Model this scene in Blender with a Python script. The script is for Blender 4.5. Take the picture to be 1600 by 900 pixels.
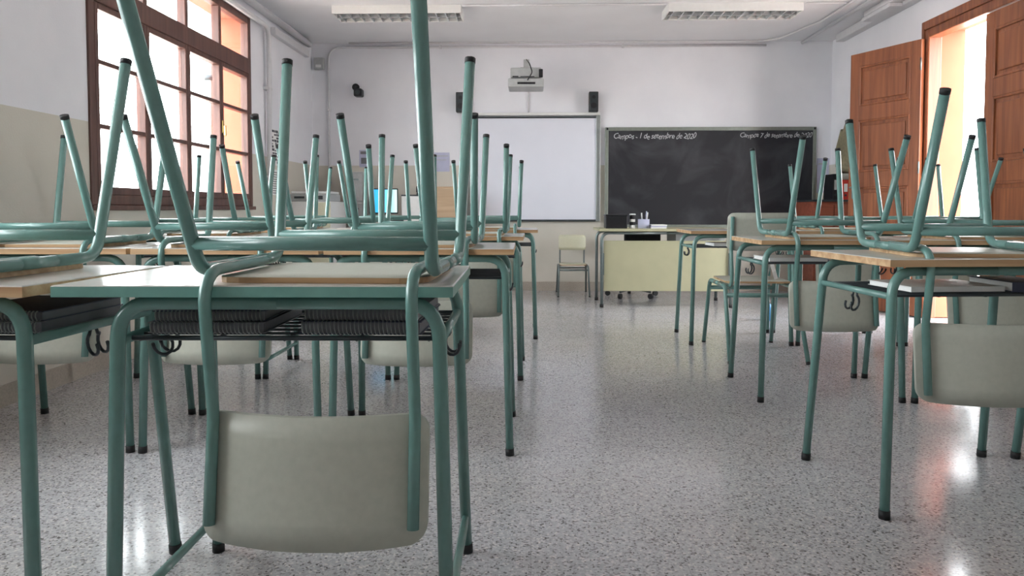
import bpy, bmesh, math, random
from mathutils import Vector, Matrix
random.seed(7)
for o in list(bpy.data.objects):
    bpy.data.objects.remove(o)
scene = bpy.context.scene
C = scene.collection
PI = math.pi
R = math.radians

# ------------------------------------------------------------ camera, sky, exposure
F = 1155.0
cam_d = bpy.data.cameras.new('camera')
cam = bpy.data.objects.new('camera', cam_d)
C.objects.link(cam)
cam_d.sensor_width = 36.0
cam_d.lens = F / 1600 * 36
cam_d.clip_start = 0.03
PITCH = R(2.5)
cam.location = (0, 0, 0.91)
cam.rotation_euler = (PI / 2 - PITCH, 0, math.atan(30 / F))
cam_d.shift_y = -(450 - (326 + F * math.tan(PITCH))) / 1600
scene.camera = cam

world = bpy.data.worlds.new('overcast_sky')
scene.world = world
world.use_nodes = True
bg = world.node_tree.nodes['Background']
bg.inputs['Color'].default_value = (0.93, 0.97, 1.0, 1)
bg.inputs['Strength'].default_value = 8.5

scene.view_settings.view_transform = 'Standard'
scene.view_settings.look = 'None'
scene.view_settings.gamma = 1
scene.view_settings.exposure = 1.08
scene.view_settings.use_curve_mapping = False

# room dimensions (camera stands at the origin, looking along +Y)
XL, XR, YB, YF, H = -2.43, 3.27, 8.2, -1.2, 2.73
T = 0.765           # desk top height


def portal(loc, rot, sx, sy):
    l = bpy.data.lights.new('sky_portal', 'AREA')
    l.shape = 'RECTANGLE'
    l.size, l.size_y = sx, sy
    l.cycles.is_portal = True
    o = bpy.data.objects.new('sky_portal', l)
    C.objects.link(o)
    o.location, o.rotation_euler = loc, rot


portal((XL - 0.3, 5.2, 1.74), (0, -PI / 2, 0), 1.6, 2.36)
portal((XL - 0.3, 1.58, 1.74), (0, -PI / 2, 0), 1.6, 2.36)
portal((XR + 0.35, 5.85, 1.19), (0, PI / 2, 0), 2.38, 0.85)


# ------------------------------------------------------------ materials
def lin(c):
    return tuple(((v / 255) / 12.92 if v / 255 <= 0.04045 else ((v / 255 + 0.055) / 1.055) ** 2.4) for v in c) + (1,)


def new_mat(name):
    m = bpy.data.materials.new(name)
    m.use_nodes = True
    nt = m.node_tree
    return m, nt, nt.nodes['Principled BSDF']


def N(nt, t, **kw):
    n = nt.nodes.new(t)
    for k, v in kw.items():
        if k in n.inputs.keys():
            n.inputs[k].default_value = v
        else:
            setattr(n, k, v)
    return n


def mixc(nt, fac, a, b, blend='MIX'):
    n = nt.nodes.new('ShaderNodeMix')
    n.data_type = 'RGBA'
    n.blend_type = blend
    for s, v in ((0, fac), (6, a), (7, b)):
        if isinstance(v, (int, float, tuple)):
            n.inputs[s].default_value = v
        else:
            nt.links.new(v, n.inputs[s])
    return n.outputs[2]


def ramp(nt, src, stops, interp='LINEAR'):
    r = nt.nodes.new('ShaderNodeValToRGB')
    r.color_ramp.interpolation = interp
    e = r.color_ramp.elements
    while len(e) < len(stops):
        e.new(0.5)
    for i, (p, c) in enumerate(stops):
        e[i].position = p
        e[i].color = c if len(c) == 4 else tuple(c) + (1,)
    nt.links.new(src, r.inputs[0])
    return r.outputs[0]


def plain(name, rgb, rough=0.5, metal=0.0, var=0.06, scale=30, bump=0.0, spec=None, coat=0):
    m, nt, b = new_mat(name)
    tc = N(nt, 'ShaderNodeTexCoord')
    no = N(nt, 'ShaderNodeTexNoise', Scale=scale, Detail=3.0)
    nt.links.new(tc.outputs['Object'], no.inputs['Vector'])
    c = lin(rgb)
    lo = tuple(max(0, v * (1 - var)) for v in c[:3]) + (1,)
    hi = tuple(min(1, v * (1 + var)) for v in c[:3]) + (1,)
    nt.links.new(ramp(nt, no.outputs['Fac'], [(0.3, lo), (0.7, hi)]), b.inputs['Base Color'])
    b.inputs['Roughness'].default_value = rough
    b.inputs['Metallic'].default_value = metal
    if spec is not None:
        b.inputs['Specular IOR Level'].default_value = spec
    if coat:
        b.inputs['Coat Weight'].default_value = coat
    if bump:
        bp = N(nt, 'ShaderNodeBump', Strength=bump, Distance=0.002)
        nt.links.new(no.outputs['Fac'], bp.inputs['Height'])
        nt.links.new(bp.outputs['Normal'], b.inputs['Normal'])
    return m


def wood(name, dark, light, rough=0.4, axis='Z', scale=1.0):
    m, nt, b = new_mat(name)
    tc = N(nt, 'ShaderNodeTexCoord')
    mp = N(nt, 'ShaderNodeMapping')
    s = {'X': (1.5, 26, 26), 'Y': (26, 1.5, 26), 'Z': (26, 26, 1.5)}[axis]
    mp.inputs['Scale'].default_value = tuple(v * scale for v in s)
    nt.links.new(tc.outputs['Object'], mp.inputs['Vector'])
    no = N(nt, 'ShaderNodeTexNoise', Scale=1.0, Detail=5.0, Distortion=0.6)
    nt.links.new(mp.outputs['Vector'], no.inputs['Vector'])
    nt.links.new(ramp(nt, no.outputs['Fac'], [(0.3, lin(dark)), (0.7, lin(light))]), b.inputs['Base Color'])
    b.inputs['Roughness'].default_value = rough
    bp = N(nt, 'ShaderNodeBump', Strength=0.15, Distance=0.002)
    nt.links.new(no.outputs['Fac'], bp.inputs['Height'])
    nt.links.new(bp.outputs['Normal'], b.inputs['Normal'])
    return m


def wall_paint():
    m, nt, b = new_mat('wall_paint')
    g = N(nt, 'ShaderNodeNewGeometry')
    sep = N(nt, 'ShaderNodeSeparateXYZ')
    nt.links.new(g.outputs['Position'], sep.inputs[0])
    no = N(nt, 'ShaderNodeTexNoise', Scale=2.5, Detail=4.0)
    nt.links.new(g.outputs['Position'], no.inputs['Vector'])
    mt = N(nt, 'ShaderNodeMath', operation='GREATER_THAN')
    mt.inputs[1].default_value = 1.388
    nt.links.new(sep.outputs['Z'], mt.inputs[0])
    up = ramp(nt, no.outputs['Fac'], [(0.3, lin((228, 228, 234))), (0.7, lin((236, 236, 241)))])
    dn = ramp(nt, no.outputs['Fac'], [(0.3, lin((204, 199, 187))), (0.7, lin((212, 207, 196)))])
    nt.links.new(mixc(nt, mt.outputs[0], dn, up), b.inputs['Base Color'])
    b.inputs['Roughness'].default_value = 0.55
    n2 = N(nt, 'ShaderNodeTexNoise', Scale=120.0, Detail=3.0)
    nt.links.new(g.outputs['Position'], n2.inputs['Vector'])
    bp = N(nt, 'ShaderNodeBump', Strength=0.25, Distance=0.003)
    nt.links.new(n2.outputs['Fac'], bp.inputs['Height'])
    nt.links.new(bp.outputs['Normal'], b.inputs['Normal'])
    return m


def terrazzo():
    m, nt, b = new_mat('terrazzo')
    g = N(nt, 'ShaderNodeNewGeometry')
    vo = N(nt, 'ShaderNodeTexVoronoi', Scale=170.0)
    nt.links.new(g.outputs['Position'], vo.inputs['Vector'])
    sp = N(nt, 'ShaderNodeSeparateColor')
    nt.links.new(vo.outputs['Color'], sp.inputs[0])
    chips = ramp(nt, sp.outputs[0], [(0.0, lin((112, 110, 110))), (0.05, lin((152, 151, 152))), (0.17, lin((182, 183, 187))),
                                     (0.5, lin((195, 196, 200))), (0.8, lin((207, 207, 210))), (0.94, lin((222, 220, 218)))], 'CONSTANT')
    no = N(nt, 'ShaderNodeTexNoise', Scale=0.9, Detail=3.0)
    nt.links.new(g.outputs['Position'], no.inputs['Vector'])
    st = ramp(nt, no.outputs['Fac'], [(0.3, lin((236, 232, 228))), (0.7, lin((252, 252, 255)))])
    col = mixc(nt, 1.0, chips, st, 'MULTIPLY')
    # faint joints of 40 cm slabs
    br = N(nt, 'ShaderNodeTexBrick', Scale=1.0)
    br.offset = 0
    br.inputs['Brick Width'].default_value = 0.4
    br.inputs['Row Height'].default_value = 0.4
    br.inputs['Mortar Size'].default_value = 0.0014
    br.inputs['Mortar Smooth'].default_value = 0.3
    nt.links.new(g.outputs['Position'], br.inputs['Vector'])
    fm = N(nt, 'ShaderNodeMath', operation='MULTIPLY')
    fm.inputs[1].default_value = 0.28
    nt.links.new(br.outputs['Fac'], fm.inputs[0])
    col = mixc(nt, fm.outputs[0], col, lin((110, 105, 100)))
    nt.links.new(col, b.inputs['Base Color'])
    n3 = N(nt, 'ShaderNodeTexNoise', Scale=3.0, Detail=4.0)
    nt.links.new(g.outputs['Position'], n3.inputs['Vector'])
    rr = ramp(nt, n3.outputs['Fac'], [(0.3, (0.12,) * 3), (0.7, (0.2,) * 3)])
    nt.links.new(rr, b.inputs['Roughness'])
    bp = N(nt, 'ShaderNodeBump', Strength=0.012, Distance=0.003)
    n4 = N(nt, 'ShaderNodeTexNoise', Scale=4.0, Detail=1.0)
    nt.links.new(g.outputs['Position'], n4.inputs['Vector'])
    nt.links.new(n4.outputs['Fac'], bp.inputs['Height'])
    nt.links.new(bp.outputs['Normal'], b.inputs['Normal'])
    return m


def blackboard_mat():
    m, nt, b = new_mat('chalkboard_slate')
    g = N(nt, 'ShaderNodeNewGeometry')
    no = N(nt, 'ShaderNodeTexNoise', Scale=2.2, Detail=6.0, Distortion=1.2)
    nt.links.new(g.outputs['Position'], no.inputs['Vector'])
    nt.links.new(ramp(nt, no.outputs['Fac'], [(0.42, lin((28, 29, 36))), (0.72, lin((62, 63, 68)))]), b.inputs['Base Color'])
    b.inputs['Roughness'].default_value = 0.6
    return m


def glass_mat():
    m, nt, b = new_mat('window_glass')
    nt.nodes.remove(b)
    tr = N(nt, 'ShaderNodeBsdfTransparent')
    tr.inputs['Color'].default_value = (0.97, 0.985, 0.98, 1)
    gl = N(nt, 'ShaderNodeBsdfGlossy', Roughness=0.02)
    fr = N(nt, 'ShaderNodeFresnel', IOR=1.45)
    ge = N(nt, 'ShaderNodeNewGeometry')
    io = N(nt, 'ShaderNodeMapRange')
    io.inputs['To Min'].default_value = 1.45
    io.inputs['To Max'].default_value = 1 / 1.45
    nt.links.new(ge.outputs['Backfacing'], io.inputs['Value'])
    nt.links.new(io.outputs[0], fr.inputs['IOR'])
    mx = N(nt, 'ShaderNodeMixShader')
    nt.links.new(fr.outputs[0], mx.inputs[0])
    nt.links.new(tr.outputs[0], mx.inputs[1])
    nt.links.new(gl.outputs[0], mx.inputs[2])
    nt.links.new(mx.outputs[0], nt.nodes['Material Output'].inputs['Surface'])
    return m


def screen_mat():
    m, nt, b = new_mat('monitor_picture')
    tc = N(nt, 'ShaderNodeTexCoord')
    sp = N(nt, 'ShaderNodeSeparateXYZ')
    nt.links.new(tc.outputs['Generated'], sp.inputs[0])
    c = ramp(nt, sp.outputs['X'], [(0.0, lin((30, 150, 215))), (0.45, lin((70, 175, 225))), (0.8, lin((150, 215, 220))), (1.0, lin((200, 235, 230)))])
    nt.links.new(c, b.inputs['Base Color'])
    nt.links.new(c, b.inputs['Emission Color'])
    b.inputs['Emission Strength'].default_value = 0.55
    b.inputs['Roughness'].default_value = 0.2
    return m


M = {
    'wall': wall_paint(), 'floor': terrazzo(),
    'ceiling': plain('ceiling_paint', (234, 234, 237), 0.7, var=0.02, scale=3),
    'salmon': plain('salmon_render', (180, 96, 70), 0.8, var=0.05, scale=5, bump=0.2),
    'frame_wood': wood('window_wood', (76, 48, 41), (106, 70, 60), 0.45, 'Z'),
    'door_wood': wood('door_wood', (112, 64, 42), (158, 96, 62), 0.38, 'Z'),
    'teal': plain('teal_paint', (102, 140, 134), 0.27, var=0.05, scale=40, coat=0.2),
    'cap': plain('black_rubber', (28, 28, 30), 0.6),
    'laminate': plain('grey_laminate', (196, 192, 186), 0.2, var=0.04, scale=14),
    'ply_edge': wood('plywood_edge', (168, 130, 92), (208, 176, 136), 0.5, 'X', 1.2),
    'teal_edge': plain('teal_edge_band', (112, 160, 150), 0.4, var=0.08),
    'seat': plain('seat_laminate', (180, 182, 170), 0.4, var=0.04, scale=60),
    'pale_seat': plain('pale_seat_laminate', (206, 204, 178), 0.4, var=0.04, scale=60),
    'steel': plain('grey_steel', (120, 130, 130), 0.35, 0.6, var=0.08),
    'dark_steel': plain('dark_steel', (58, 64, 68), 0.4, 0.3, var=0.1),
    'black': plain('black_plastic', (24, 24, 28), 0.4),
    'grey_plastic': plain('grey_plastic', (176, 178, 178), 0.45),
    'white_plastic': plain('white_plastic', (226, 226, 224), 0.4, var=0.02),
    'pipe': plain('painted_pipe', (212, 211, 214), 0.5, var=0.03),
    'white_board': plain('whiteboard_surface', (226, 228, 238), 0.25, var=0.015, scale=4),
    'slate': blackboard_mat(),
    'chalk': plain('chalk', (196, 198, 200), 0.9),
    'alu': plain('aluminium', (158, 164, 162), 0.35, 0.7, var=0.05),
    'green_alu': plain('board_frame', (136, 142, 134), 0.4, 0.5, var=0.06),
    'skirting': plain('skirting_terrazzo', (176, 166, 154), 0.35, var=0.12, scale=90),
    'beige_panel': plain('beige_panel', (180, 177, 146), 0.45, var=0.03, scale=8),
    'glass': glass_mat(),
    'louver': plain('louver_metal', (206, 208, 210), 0.25, 0.5, var=0.03),
    'tube_lamp': plain('lamp_glass', (235, 235, 235), 0.2, var=0.01),
    'paper': plain('white_paper', (232, 232, 230), 0.8, var=0.03),
    'lilac': plain('lilac_paper', (188, 190, 214), 0.8, var=0.06, scale=12),
    'ink': plain('printer_ink', (70, 70, 78), 0.8),
    'cardboard': wood('cardboard', (176, 150, 122), (198, 172, 142), 0.8, 'X'),
    'cabinet': wood('reddish_wood', (120, 62, 46), (158, 88, 66), 0.45, 'X'),
    'khaki': plain('khaki_cloth', (128, 120, 96), 0.9, var=0.2, scale=40, bump=0.4),
    'red': plain('red_card', (190, 52, 44), 0.5),
    'blue': plain('blue_plastic', (40, 84, 170), 0.4),
    'cyan': plain('cyan_plastic', (58, 140, 196), 0.3),
    'screen': screen_mat(),
    'grey_cover': plain('grey_cover', (112, 112, 118), 0.5, var=0.1),
    'navy': plain('navy_cover', (52, 58, 82), 0.5, var=0.1),
    'paving': plain('pinkish_paving', (222, 208, 198), 0.7, var=0.06, scale=8),
    'brass': plain('brass', (186, 160, 100), 0.3, 0.9),
}


# ------------------------------------------------------------ mesh helpers
class MB:
    def __init__(self):
        self.v, self.f, self.m, self.s = [], [], [], []

    def add(self, vs, fs, mi=0, smooth=False):
        b = len(self.v)
        self.v += [tuple(p) for p in vs]
        for k, f in enumerate(fs):
            self.f.append(tuple(i + b for i in f))
            self.m.append(mi[k] if isinstance(mi, list) else mi)
            self.s.append(smooth[k] if isinstance(smooth, list) else smooth)
        return self

    def box(self, x0, x1, y0, y1, z0, z1, mi=0, bev=0.0, rot=None, org=(0, 0, 0)):
        if bev <= 0:
            vs = [(x, y, z) for x in (x0, x1) for y in (y0, y1) for z in (z0, z1)]
            fs = [(0, 1, 3, 2), (4, 6, 7, 5), (0, 4, 5, 1), (2, 3, 7, 6), (0, 2, 6, 4), (1, 5, 7, 3)]
            sm = False
        else:
            bm = bmesh.new()
            bmesh.ops.create_cube(bm, size=1.0)
            for v in bm.verts:
                v.co = Vector(((x0 + x1) / 2 + v.co.x * (x1 - x0), (y0 + y1) / 2 + v.co.y * (y1 - y0), (z0 + z1) / 2 + v.co.z * (z1 - z0)))
            bmesh.ops.bevel(bm, geom=bm.edges[:], offset=bev, segments=2, profile=0.5, affect='EDGES')
            bm.verts.index_update()
            vs = [v.co.copy() for v in bm.verts]
            fs = [tuple(v.index for v in f.verts) for f in bm.faces]
            bm.free()
            sm = False
        if rot is not None:
            o = Vector(org)
            vs = [rot @ (Vector(p) - o) + o for p in vs]
        return self.add(vs, fs, mi, sm)

    def tube(self, pts, r, n=10, mi=0, r_end=None):
        pts = [Vector(p) for p in pts]
        k = len(pts)
        tans = []
        for i in range(k):
            a = pts[max(0, i - 1)]
            c = pts[min(k - 1, i + 1)]
            tans.append((c - a).normalized())
        t0 = tans[0]
        up = Vector((0, 0, 1)) if abs(t0.z) < 0.9 else Vector((1, 0, 0))
        nrm = (up - t0 * up.dot(t0)).normalized()
        vs, fs = [], []
        for i in range(k):
            t = tans[i]
            nrm = (nrm - t * nrm.dot(t)).normalized()
            bn = t.cross(nrm)
            rr = r if r_end is None else r + (r_end - r) * i / (k - 1)
            for j in range(n):
                a = 2 * PI * j / n
                vs.append(pts[i] + nrm * math.cos(a) * rr + bn * math.sin(a) * rr)
        for i in range(k - 1):
            for j in range(n):
                fs.append((i * n + j, i * n + (j + 1) % n, (i + 1) * n + (j + 1) % n, (i + 1) * n + j))
        sm = [True] * len(fs) + [False, False]
        fs.append(tuple(reversed(range(n))))
        fs.append(tuple((k - 1) * n + j for j in range(n)))
        return self.add(vs, fs, mi, sm)

    def lathe(self, prof, n=16, mi=0, c=(0, 0, 0)):
        vs, fs = [], []
        for (r, z) in prof:
            for j in range(n):
                a = 2 * PI * j / n
                vs.append((c[0] + r * math.cos(a), c[1] + r * math.sin(a), c[2] + z))
        k = len(prof)
        for i in range(k - 1):
            for j in range(n):
                fs.append((i * n + j, i * n + (j + 1) % n, (i + 1) * n + (j + 1) % n, (i + 1) * n + j))
        sm = [True] * len(fs) + [False, False]
        fs.append(tuple(reversed(range(n))))
        fs.append(tuple((k - 1) * n + j for j in range(n)))
        return self.add(vs, fs, mi, sm)

    def plate(self, x0, x1, y0, y1, rad, th, f, mapf, nx=16, ny=5, edge_mi=1):
        # rounded-rectangle board: f(x,y) height of mid surface; mapf(x,y,h) -> point
        xs = sorted(set([x0 + (x1 - x0) * i / nx for i in range(nx + 1)] +
                        [x0 + rad * q for q in (0.05, 0.2, 0.5)] + [x1 - rad * q for q in (0.05, 0.2, 0.5)]))
        vs = []
        cols = len(xs)
        for side in (1, -1):
            for x in xs:
                dx = max(0, rad - (x - x0), rad - (x1 - x))
                ins = rad - math.sqrt(max(0, rad * rad - dx * dx))
                for j in range(ny + 1):
                    y = y0 + ins + (y1 - y0 - 2 * ins) * j / ny
                    vs.append(mapf(x, y, f(x, y) + side * th / 2))
        n1 = cols * (ny + 1)
        idx = lambda s, i, j: s * n1 + i * (ny + 1) + j
        fs, mi, sm = [], [], []
        for i in range(cols - 1):
            for j in range(ny):
                fs.append((idx(0, i, j), idx(0, i + 1, j), idx(0, i + 1, j + 1), idx(0, i, j + 1)))
                fs.append((idx(1, i, j), idx(1, i, j + 1), idx(1, i + 1, j + 1), idx(1, i + 1, j)))
                mi += [0, 0]
                sm += [True, True]
        loop = [(i, 0) for i in range(cols)] + [(cols - 1, j) for j in range(1, ny + 1)] + \
               [(i, ny) for i in range(cols - 2, -1, -1)] + [(0, j) for j in range(ny - 1, 0, -1)]
        for a in range(len(loop)):
            p, q = loop[a], loop[(a + 1) % len(loop)]
            fs.append((idx(0, *p), idx(1, *p), idx(1, *q), idx(0, *q)))
            mi.append(edge_mi)
            sm.append(False)
        return self.add(vs, fs, mi, sm)

    def mesh(self, name, mats):
        me = bpy.data.meshes.new(name)
        me.from_pydata(self.v, [], self.f)
        for m in (mats if isinstance(mats, (list, tuple)) else [mats]):
            me.materials.append(M[m])
        me.polygons.foreach_set('material_index', self.m)
        me.polygons.foreach_set('use_smooth', self.s)
        bm = bmesh.new()
        bm.from_mesh(me)
        bmesh.ops.recalc_face_normals(bm, faces=bm.faces)
        bm.to_mesh(me)
        bm.free()
        me.update()
        return me

    def build(self, name, mats, parent=None):
        return link(name, self.mesh(name, mats), parent)


def link(name, data, parent=None):
    o = bpy.data.objects.new(name, data)
    C.objects.link(o)
    if parent:
        o.parent = parent
    return o


def tag(o, label, cat=None, group=None, kind=None):
    o['label'] = label
    if cat:
        o['category'] = cat
    if group:
        o['group'] = group
    if kind:
        o['kind'] = kind
    return o


def thing(name, label, cat, loc=(0, 0, 0), rot=(0, 0, 0), group=None, kind=None):
    o = link(name, None)
    o.location, o.rotation_euler = loc, rot
    return tag(o, label, cat, group, kind)


def fillet(pts, rads, seg=6):
    pts = [Vector(p) for p in pts]
    out = [pts[0]]
    for i in range(1, len(pts) - 1):
        r = rads[i - 1] if isinstance(rads, (list, tuple)) else rads
        a, b, c = pts[i - 1], pts[i], pts[i + 1]
        u, w = (a - b).normalized(), (c - b).normalized()
        ang = u.angle(w)
        t = min(r / math.tan(ang / 2), (a - b).length * 0.48, (c - b).length * 0.48)
        p, q = b + u * t, b + w * t
        for k in range(seg + 1):
            s = k / seg
            out.append(p * (1 - s) ** 2 + b * 2 * s * (1 - s) + q * s * s)
    out.append(pts[-1])
    return out


# ------------------------------------------------------------ room shell
def struct(name, mb, mats, label):
    return tag(mb.build(name, mats), label, kind='structure')


struct('floor', MB().box(XL - 0.05, XR + 0.05, YF, YB, -0.1, 0), 'floor', 'polished grey speckled terrazzo floor')
struct('ceiling', MB().box(XL - 0.05, XR + 0.05, YF, YB, H, H + 0.15), 'ceiling', 'plain white painted ceiling')
struct('wall_back', MB().box(XL - 0.05, XR + 0.05, YB, YB + 0.2, 0, H), 'wall', 'white and beige back wall carrying both boards')
struct('wall_front', MB().box(XL - 0.05, XR + 0.05, YF - 0.2, YF, 0, H), 'wall', 'white and beige wall behind the viewer')

WIN = [(4.02, 6.38), (0.40, 2.76)]
WZ0, WZ1 = 0.93, 2.545
mb = MB()
for (xa, xb, mi) in ((XL - 0.05, XL, 0), (XL - 0.27, XL - 0.05, 1)):
    ya = [YF, 0.40, 2.76, 4.02, 6.38, YB]
    for i in range(0, 6, 2):
        mb.box(xa, xb, ya[i], ya[i + 1], 0, H, mi)
    for (a, b) in WIN:
        mb.box(xa, xb, a, b, 0, WZ0, mi)
        mb.box(xa, xb, a, b, WZ1, H, mi)
struct('wall_left', mb, ['wall', 'salmon'], 'left wall with wood-framed windows, white above beige')

DY0, DY1, DZ = 4.68, 6.26, 2.38
mb = MB()
for (xa, xb, mi) in ((XR, XR + 0.05, 0), (XR + 0.05, XR + 0.31, 1)):
    mb.box(xa, xb, YF, DY0, 0, H, mi)
    mb.box(xa, xb, DY1, YB, 0, H, mi)
    mb.box(xa, xb, DY0, DY1, DZ, H, mi)
struct('wall_right', mb, ['wall', 'salmon'], 'right wall with the wooden double door')

for nm, a in (('baseboard_back', (XL, XR, YB - 0.012, YB)), ('baseboard_left', (XL, XL + 0.012, YF, YB - 0.012))):
    struct(nm, MB().box(*a, 0, 0.1), 'skirting', 'low speckled stone skirting, ' + nm[10:] + ' wall')
struct('baseboard_right', MB().box(XR - 0.012, XR, DY1 + 0.06, YB - 0.012, 0, 0.1).box(XR - 0.012, XR, YF, DY0 - 0.06, 0, 0.1),
       'skirting', 'low speckled stone skirting, right wall')
struct('ground_outside', MB().box(XR + 0.05, 25, -20, 40, -0.25, -0.01).box(-40, XL - 0.27, -20, 40, -0.45, -0.25),
       'paving', 'pale paving outside the classroom')


# windows
def window(n, y0, y1):
    w = thing('window_%d' % n, 'tall brown wooden window with small panes' + ([' at the end of the left rows', ' beside the viewer'][n - 1]), None, kind='structure')
    w.location = (XL, y0, 0)
    L = y1 - y0
    xa, xb = -0.055, 0.012
    fr = 0.06
    for nm, a in (('frame_post', (0, fr, WZ0, WZ1)), ('frame_post', (L - fr, L, WZ0, WZ1)),
                  ('frame_rail', (fr, L - fr, WZ0, WZ0 + 0.06)), ('frame_rail', (fr, L - fr, WZ1 - 0.06, WZ1))):
        MB().box(xa, xb, a[0], a[1], a[2], a[3], bev=0.006).build(nm, 'frame_wood', w)
    zt0, zt1 = 2.06, 2.19
    MB().box(xa, xb + 0.006, fr, L - fr, zt0, zt1, bev=0.006).build('transom', 'frame_wood', w)
    cw = (L - 2 * fr) / 4
    for k in range(1, 4):
        yc = fr + cw * k
        MB().box(xa, xb - 0.004, yc - 0.022, yc + 0.022, zt1, WZ1 - 0.06, bev=0.005).build('mullion', 'frame_wood', w)
    for k in range(4):
        ya, yb = fr + cw * k, fr + cw * (k + 1)
        # top light
        MB().box(-0.024, -0.020, ya, yb, zt1, WZ1 - 0.06).build('pane', 'glass', w)
        # casement
        ca = MB()
        st = 0.035
        z0, z1 = WZ0 + 0.06, zt0
        ca.box(xa + 0.008, xb, ya + 0.001, ya + st, z0, z1, bev=0.004)
        ca.box(xa + 0.008, xb, yb - st, yb - 0.001, z0, z1, bev=0.004)
        ca.box(xa + 0.008, xb, ya + st, yb - st, z0, z0 + 0.045, bev=0.004)
        ca.box(xa + 0.008, xb, ya + st, yb - st, z1 - 0.035, z1, bev=0.004)
        cs = ca.build('casement', 'frame_wood', w)
        zs = [z0 + 0.045, 1.375, 1.735, z1 - 0.035]
        for z in zs[1:3]:
            MB().box(xa + 0.012, xb - 0.004, ya + st, yb - st, z - 0.013, z + 0.013, bev=0.003).build('glazing_bar', 'frame_wood', cs)
        for i in range(3):
            MB().box(-0.024, -0.020, ya + st, yb - st, zs[i] + (0.013 if i else 0), zs[i + 1] - (0.013 if i < 2 else 0)).build('pane', 'glass', cs)
        if k in (1, 3):
            MB().box(xb, xb + 0.012, ya - 0.012, ya + 0.012, 1.50, 1.60, bev=0.003).box(xb + 0.012, xb + 0.03, ya - 0.008, ya + 0.008, 1.48, 1.56, bev=0.003).build('latch', 'brass', cs)
    MB().box(xa, 0.03, -0.02, L + 0.02, WZ0 - 0.03, WZ0, bev=0.004).build('sill', 'frame_wood', w)


window(1, *WIN[0])
window(2, *WIN[1])


# double door
dr = thing('door_1', 'reddish brown panelled double door, one leaf swung open', None, kind='structure')
for a in ((DY0, DY0 + 0.06), (DY1 - 0.06, DY1)):
    MB().box(XR - 0.02, XR + 0.09, a[0], a[1], 0, DZ, bev=0.008).build('door_jamb', 'door_wood', dr)
MB().box(XR - 0.02, XR + 0.09, DY0 + 0.06, DY1 - 0.06, DZ - 0.07, DZ, bev=0.008).build('door_header', 'door_wood', dr)
MB().box(XR - 0.03, XR - 0.001, DY0 - 0.07, DY0 - 0.0, 0, DZ + 0.07, bev=0.006).build('architrave', 'door_wood', dr)
MB().box(XR - 0.03, XR - 0.001, DY1 + 0.0, DY1 + 0.04, 0, DZ + 0.07, bev=0.006).build('architrave', 'door_wood', dr)
MB().box(XR - 0.03, XR - 0.001, DY0, DY1, DZ + 0.0, DZ + 0.07, bev=0.006).build('architrave', 'door_wood', dr)
LW = 0.725


def leaf(flip):
    # leaf plane: local y 0..LW from the hinge, x thickness, inner face at -x
    lf = MB()
    z0, z1 = 0.012, DZ - 0.075
    t = 0.02
    st = 0.1
    zr = [(z0, 0.2), (1.1, 1.24), (1.7, 1.83), (z1 - 0.12, z1)]
    lf.box(-t, t, 0.003, st, z0, z1, bev=0.004)
    lf.box(-t, t, LW - st, LW, z0, z1, bev=0.004)
    for a, b in zr:
        lf.box(-t, t, st, LW - st, a, b, bev=0.004)
    o = lf.build('door_leaf', 'door_wood', dr)
    for i in range(3):
        a, b = zr[i][1], zr[i + 1][0]
        p = MB()
        p.box(-0.008, 0.008, st, LW - st, a, b)
        p.box(-0.018, 0.018, st + 0.045, LW - st - 0.045, a + 0.045, b - 0.045, bev=0.008)
        for (ya, yb, za, zb) in ((st, st + 0.018, a, b), (LW - st - 0.018, LW - st, a, b), (st + 0.018, LW - st - 0.018, a, a + 0.018), (st + 0.018, LW - st - 0.018, b - 0.018, b)):
            p.box(-0.023, 0.023, ya, yb, za, zb, bev=0.005)
        p.build('panel', 'door_wood', o)
    for z in (0.3, 1.25, 2.1):
        MB().tube([(-t - 0.006, 0, z - 0.05), (-t - 0.006, 0, z + 0.05)], 0.007, 8).build('hinge', 'steel', o)
    MB().box(-t - 0.012, -t, LW - 0.075, LW - 0.045, 1.0, 1.14, bev=0.003).tube(fillet([(-t - 0.01, LW - 0.06, 1.1), (-t - 0.055, LW - 0.06, 1.1), (-t - 0.055, LW - 0.17, 1.1)], 0.015), 0.008, 8).build('handle', 'steel', o)
    return o


lo = leaf(0)
lo.location = (XR - 0.045, DY1 - 0.03, 0)
# open leaf swings back into the room, free edge beyond the hinge
lo.rotation_euler = (0, 0, R(24))
lc = leaf(1)
lc.location = (XR + 0.02, DY0 + 0.063, 0)
lc.rotation_euler = (0, 0, 0)


# ------------------------------------------------------------ pipes, trunking, ceiling lights
def pipe(name, pts, r, label, mat='pipe', rad=0.08, clips=()):
    t = thing(name, label, 'pipe')
    MB().tube(fillet(pts, rad), r, 10).build('conduit', mat, t)
    for (p, ax) in clips:
        s = [r * 1.5] * 3
        s[ax] = 0.012
        MB().box(p[0] - s[0], p[0] + s[0], p[1] - s[1], p[1] + s[1], p[2] - s[2], p[2] + s[2], bev=0.003).build('clip', mat, t)
    return t


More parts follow.
